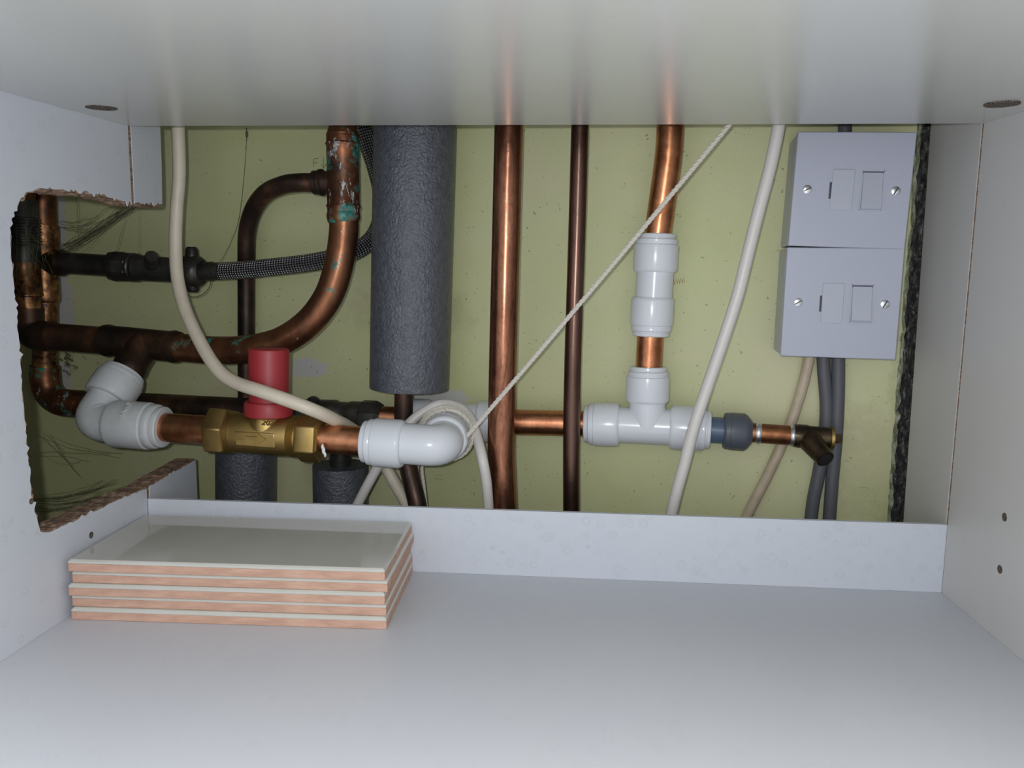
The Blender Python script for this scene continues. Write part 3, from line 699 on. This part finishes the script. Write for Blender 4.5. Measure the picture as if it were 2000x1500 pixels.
# ------------------------------------------------------------------ cables and cord
def cable(label, pts, r, mat, n=12, flat=1.0, name='cable', cat='cable'):
    P = smooth_path(U3(pts), n); bm = BM(); tube(bm, P, r, 22, flat=flat); return tag(obj(name, bm, mat, loc=P[0]), label, cat)
cable('thick cream cable hanging at the top left and curving in front of the red cap',
      [(345, 205, .085), (348, 262, .085), (350, 340, .085), (345, 410, .086), (343, 480, .088), (347, 545, .092), (362, 605, .100), (392, 670, .112), (424, 720, .122), (458, 746, .128), (510, 764, .134), (565, 783, .132), (612, 801, .126), (648, 817, .110), (690, 840, .078), (722, 872, .060), (748, 905, .055), (772, 945, .053), (796, 990, .052), (815, 1040, .052)], .0049, 'cable_cream')
cable('white cable looping up and over the glossy elbow and down again',
      [(676, 1030, .066), (700, 982, .066), (722, 940, .067), (745, 900, .068), (775, 862, .068), (792, 835, .062), (822, 808, .056), (858, 790, .050), (894, 795, .050), (918, 816, .052), (931, 850, .060), (942, 895, .072), (950, 940, .072), (954, 990, .070), (956, 1040, .068)], .0040, 'cable_white')
cable('second white cable loop lying just inside the first above the glossy elbow',
      [(812, 838, .050), (830, 822, .050), (856, 810, .050), (884, 811, .050), (906, 826, .050), (918, 852, .048)], .0033, 'cable_white')
cable('long white cable slanting down in front of the right white tee',
      [(1527, 205, .055), (1519, 255, .055), (1503, 330, .055), (1482, 410, .055), (1462, 490, .055), (1441, 575, .055), (1414, 660, .055), (1385, 745, .055), (1355, 835, .056), (1337, 905, .056), (1322, 960, .056), (1306, 1025, .056)], .0044, 'cable_white')
cable('beige cable slanting from under the lower switch box behind the small copper stub',
      [(1586, 660, .0055), (1579, 705, .0055), (1566, 760, .0055), (1545, 825, .0055), (1522, 880, .0055), (1496, 935, .0055), (1460, 1005, .0055), (1440, 1050, .0055)], .0042, 'cable_beige')
cable('left flat grey cable dropping from the lower switch box behind the drain cock', [(1607, 660, .005), (1609, 720, .005), (1614, 790, .005), (1611, 850, .005), (1600, 920, .005), (1588, 980, .005), (1580, 1050, .005)], .0050, 'cable_grey', flat=1.0)
cable('right flat grey cable dropping straight from the lower switch box beside the drain cock', [(1637, 660, .006), (1637, 760, .006), (1633, 850, .006), (1626, 930, .006), (1620, 1010, .006), (1617, 1050, .006)], .0050, 'cable_grey')
cable('short piece of grey cable entering the top of the upper switch box', [(1652, 190, .008), (1650, 235, .008), (1650, 262, .008)], .0048, 'cable_grey')
# twisted cord with windings round the rear collar of the glossy elbow
def cord(bm, P, r, turns_per_m=95, strands=3):
    F = frames(P); L = 0.0; S_ = [[] for _ in range(strands)]
    for i, p in enumerate(P):
        if i: L += (P[i] - P[i - 1]).length
        t, u, v = F[i]
        for k in range(strands):
            a = 2 * PI * (L * turns_per_m + k / strands); S_[k].append(p + u * math.cos(a) * r * .55 + v * math.sin(a) * r * .55)
    for s_ in S_: tube(bm, s_, r * .55, 7)
bm = BM(); c0 = cen2 + B2 * .031; wu = (EZ - B2 * EZ.dot(B2)).normalized(); wv = B2.cross(wu)
st = U(1440, 225, .082); en = U(912, 852, .082)
mid = [st.lerp(en, k / 150) + Vector((0, 0, -.0012 * math.sin(PI * k / 150))) for k in range(151)]
cord(bm, mid, .0017)
cd_ = tag(obj('twisted_cord', bm, 'string_cotton', loc=en), 'thin off-white twisted cord stretched diagonally from the top to the glossy elbow', 'cord')
bm = BM(); Pw = []
for k in range(0, 4 * 40 + 1):
    a = 2 * PI * k / 40; f = k / 160; Pw.append(c0 + B2 * (.0005 + .011 * f) + (wu * math.cos(a) + wv * math.sin(a)) * (.0200 + .0010 * math.sin(k * .11)))
cord(bm, Pw, .0015, 70); obj('wound_turns', bm, 'string_cotton', cd_)
for pts in ([(840, 838, .06), (828, 880, .055), (824, 915, .05), (828, 950, .05), (833, 1000, .05), (834, 1040, .05)], [(846, 838, .058), (824, 880, .053), (815, 915, .048), (823, 955, .048), (831, 1000, .048), (832, 1040, .048)]):
    bm = BM(); cord(bm, smooth_path(U3(pts), 24), .0013, 80); obj('loose_end', bm, 'string_cotton', cd_)

# ------------------------------------------------------------------ switched spur boxes
def spur(corners, label):
    C4 = [U(x_, y_, .046) for x_, y_ in corners]; c0 = sum(C4, Vector()) / 4
    ex = ((C4[1] - C4[0]) + (C4[2] - C4[3])).normalized(); up = EZ - ex * EZ.dot(ex); up.normalize()
    n = ex.cross(up); n = n if n.dot(NRM) > 0 else -n
    Wp = (((C4[1] - C4[0]).length + (C4[2] - C4[3]).length) / 2); Hp = .0004 + (((C4[3] - C4[0]).length + (C4[2] - C4[1]).length) / 2)
    t = thing('switched_spur', label, 'switch', c0 - n * .046, 'white fused spur boxes')
    def bx(x0, x1, z0, z1, n0, n1): return box(BM(), c0 + ex * x0 + up * z0 + n * n0, ex * (x1 - x0), up * (z1 - z0), n * (n1 - n0))
    obj('back_box', bx(-Wp / 2 + .0003, Wp / 2 - .0006, -Hp / 2 + .0004, Hp / 2 - .0004, -.0445, -.0092), 'box_plastic', t, bev=.0015)
    obj('rim', bx(-Wp / 2 + .0016, Wp / 2 - .0016, -Hp / 2 + .0004, Hp / 2 - .0004, -.0100, -.0055), 'box_plastic', t, bev=.0006)
    fp = obj('faceplate', bx(-Wp / 2, Wp / 2, -Hp / 2, Hp / 2, -.0060, 0), 'box_plastic', t, bev=.0008)
    # fuse carrier: thin dark joint, then the carrier face a hair proud of the plate
    obj('carrier_gap', bx(-.0138, .0018, -.0148, .0146, -.001, .00006), 'slot_dark' if False else 'box_button', fp, bev=None)
    fc = obj('fuse_carrier', bx(-.0132, .0013, -.0143, .0141, -.001, .00075), 'box_button', t, bev=.0004)
    obj('pull_slot', bx(-.0146, -.0131, -.0062, .0052, -.001, .00035), 'slot_dark', fc)
    # rocker in its recess
    bm = BM(); fr_ = .0006
    for a in ((.0060, .0208, .0130, .0137), (.0060, .0208, -.0137, -.0130), (.0060, .0066, -.0137, .0137), (.0202, .0208, -.0137, .0137)): box(bm, c0 + ex * a[0] + up * a[2] - n * .0005, ex * (a[1] - a[0]), up * (a[3] - a[2]), n * .0008)
    obj('switch_surround', bm, 'box_plastic', fp)
    bm = BM(); pts = [(.0128, -.0004), (.0128, .0002), (.0100, .0006), (-.0115, .0032), (-.0128, .0022), (-.0128, -.0004)]
    prism(bm, [c0 + ex * .0070 + up * z_ + n * d_ for z_, d_ in pts], ex * .0128); obj('rocker', bm, 'box_button', t, bev=.0003)
    obj('rocker_shadow', bx(.0066, .0202, .0112, .0130, -.0004, .0003), 'slot_dark', fp)  # dark strip painted as the shadow along the rocker's top
    for sx, ang in ((-.0292, .5), (.0290, 1.1)):
        bm = BM(); q = c0 + ex * sx; lathe(bm, q - n * .001, q + n * .0007, [(0, .0030), (.5, .0032), (.8, .0030), (1, .0022)], 24); sc = obj('screw', bm, 'screw_steel', t)
        bm = BM(); dx = ex * math.cos(ang) + up * math.sin(ang); dy = dx.cross(n)
        box(bm, q + n * .0005 - dx * .0028 - dy * .0004, dx * .0056, dy * .0008, n * .00035); obj('screw_slot', bm, 'slot_dark', sc)
    return t
spur([(1557, 256), (1791, 260), (1768, 485), (1541, 481)], 'upper white fused switch box, its top just under the cabinet top board')
spur([(1540, 482), (1769, 487), (1748, 701), (1522, 696)], 'lower white fused switch box with cables leaving its underside')

# ------------------------------------------------------------------ small marks on the wall
def stroke(bm, pts, r=.00022, off=.0001):
    P = [U(x_, y_, off) for x_, y_ in pts]; tube(bm, P, r, 5)
bm = BM()
for s_ in ([(612, 326), (613, 310), (622, 309)], [(613, 318), (620, 317)], [(631, 307), (632, 328)], [(627, 321), (632, 329), (637, 320)]): stroke(bm, s_)
tag(obj('pencil_note', bm, 'pencil_lead', loc=U(620, 320, 0)), 'faint pencilled letter F and down arrow on the green wall beside the corroded tee', 'writing')
bm = BM()
for k in range(5): stroke(bm, [(1312 + k * 5, 557 - k), (1315 + k * 5, 546 - k), (1318 + k * 5, 556 - k)], .0002)
tag(obj('crayon_scribble', bm, 'red_crayon', loc=U(1322, 550, 0)), 'faint reddish scribble on the wall right of the white coupler', 'writing')

# ------------------------------------------------------------------ cobwebs
def web(bm, a, c, sag=.004, r=.00016, n=10, jit=.0006):
    P = []
    for k in range(n + 1):
        f = k / n; p = a.lerp(c, f) + Vector((random.uniform(-jit, jit), random.uniform(-jit, jit), random.uniform(-jit, jit) - sag * 4 * f * (1 - f))); P.append(p)
    tube(bm, P, r, 4)
random.seed(3)
bm = BM(); end = lambda: U(random.gauss(255, 12), random.gauss(404, 3), random.uniform(.055, .08))
for k in range(22):
    web(bm, end(), U(random.uniform(108, 150), random.uniform(478, 500), random.uniform(.05, .06)), random.uniform(-.002, .006), random.uniform(.00012, .00028))
for k in range(8): web(bm, U(random.uniform(108, 160), random.uniform(415, 445), .05), U(random.uniform(165, 225), random.uniform(415, 450), .055), .003)
web(bm, U(150, 382, .06), U(153, 465, .055), 0, .0002); web(bm, U(250, 410, .06), U(228, 490, .055), -.001, .0002); web(bm, U(272, 400, .06), U(272, 500, .055), 0, .0001)
tag(obj('cobweb', bm, 'cobweb_grey', loc=U(200, 440, .055)), 'dusty bundle of cobweb strands under the sawn top edge of the hole', 'cobweb', kind='stuff')
bm = BM()
for k in range(20):
    y0 = random.uniform(965, 1005); web(bm, U(random.uniform(66, 84), y0, .05), U(random.uniform(180, 250), y0 - random.uniform(15, 45), .04), random.uniform(.002, .006), random.uniform(.0001, .0002))
for k in range(10): web(bm, U(random.uniform(65, 120), random.uniform(830, 900), .03), U(random.uniform(120, 240), random.uniform(880, 940), .03), random.uniform(-.004, .008), .00013)
tag(obj('cobweb', bm, 'cobweb_grey', loc=U(120, 950, .04)), 'fan of fine cobweb threads in the lower left of the sawn hole', 'cobweb', kind='stuff')
bm = BM()
for k in range(26): web(bm, U(random.uniform(28, 100), random.uniform(400, 520), .084), U(random.uniform(28, 110), random.uniform(440, 560), .084), random.uniform(-.004, .006), .00016)
tag(obj('cobweb', bm, 'cobweb_grey', loc=U(70, 480, .084)), 'tangle of dark web over the far-left pipes', 'cobweb', kind='stuff')
bm = BM(); P = smooth_path(U3([(482, 250, .012), (480, 300, .012), (474, 370, .012), (466, 430, .014), (452, 470, .02), (432, 508, .035), (420, 516, .05)]), 8); tube(bm, P, .0002, 4)
P = smooth_path(U3([(481, 250, .012), (482, 262, .012), (481, 276, .012)]), 6); tube(bm, P, [.0003] * 4 + [.0011] * 5 + [.0003] * (len(P) - 9), 6)
P = smooth_path(U3([(412, 548, .045), (408, 562, .045), (396, 575, .05), (378, 580, .055), (366, 577, .06)]), 8); tube(bm, P, .0004, 5)
tag(obj('cobweb_thread', bm, 'cobweb_grey', loc=U(460, 440, .012)), 'single long hanging web thread left of the arched thin pipe', 'cobweb', kind='stuff')
bm = BM()
for k in range(26):
    q = U(random.gauss(128, 12), random.gauss(700, 12), random.uniform(.058, .064)); bmesh.ops.create_icosphere(bm, subdivisions=1, radius=random.uniform(.0004, .0014), matrix=Matrix.Translation(q))
    web(bm, q, q + Vector((random.uniform(-.01, .01), 0, random.uniform(-.01, .006))), 0, .00015, 4)
tag(obj('dust_clump', bm, 'cobweb_grey', loc=U(128, 700, .06)), 'clump of dark fluff caught beside the vertical pipe under the sooty run', 'dust', kind='stuff')
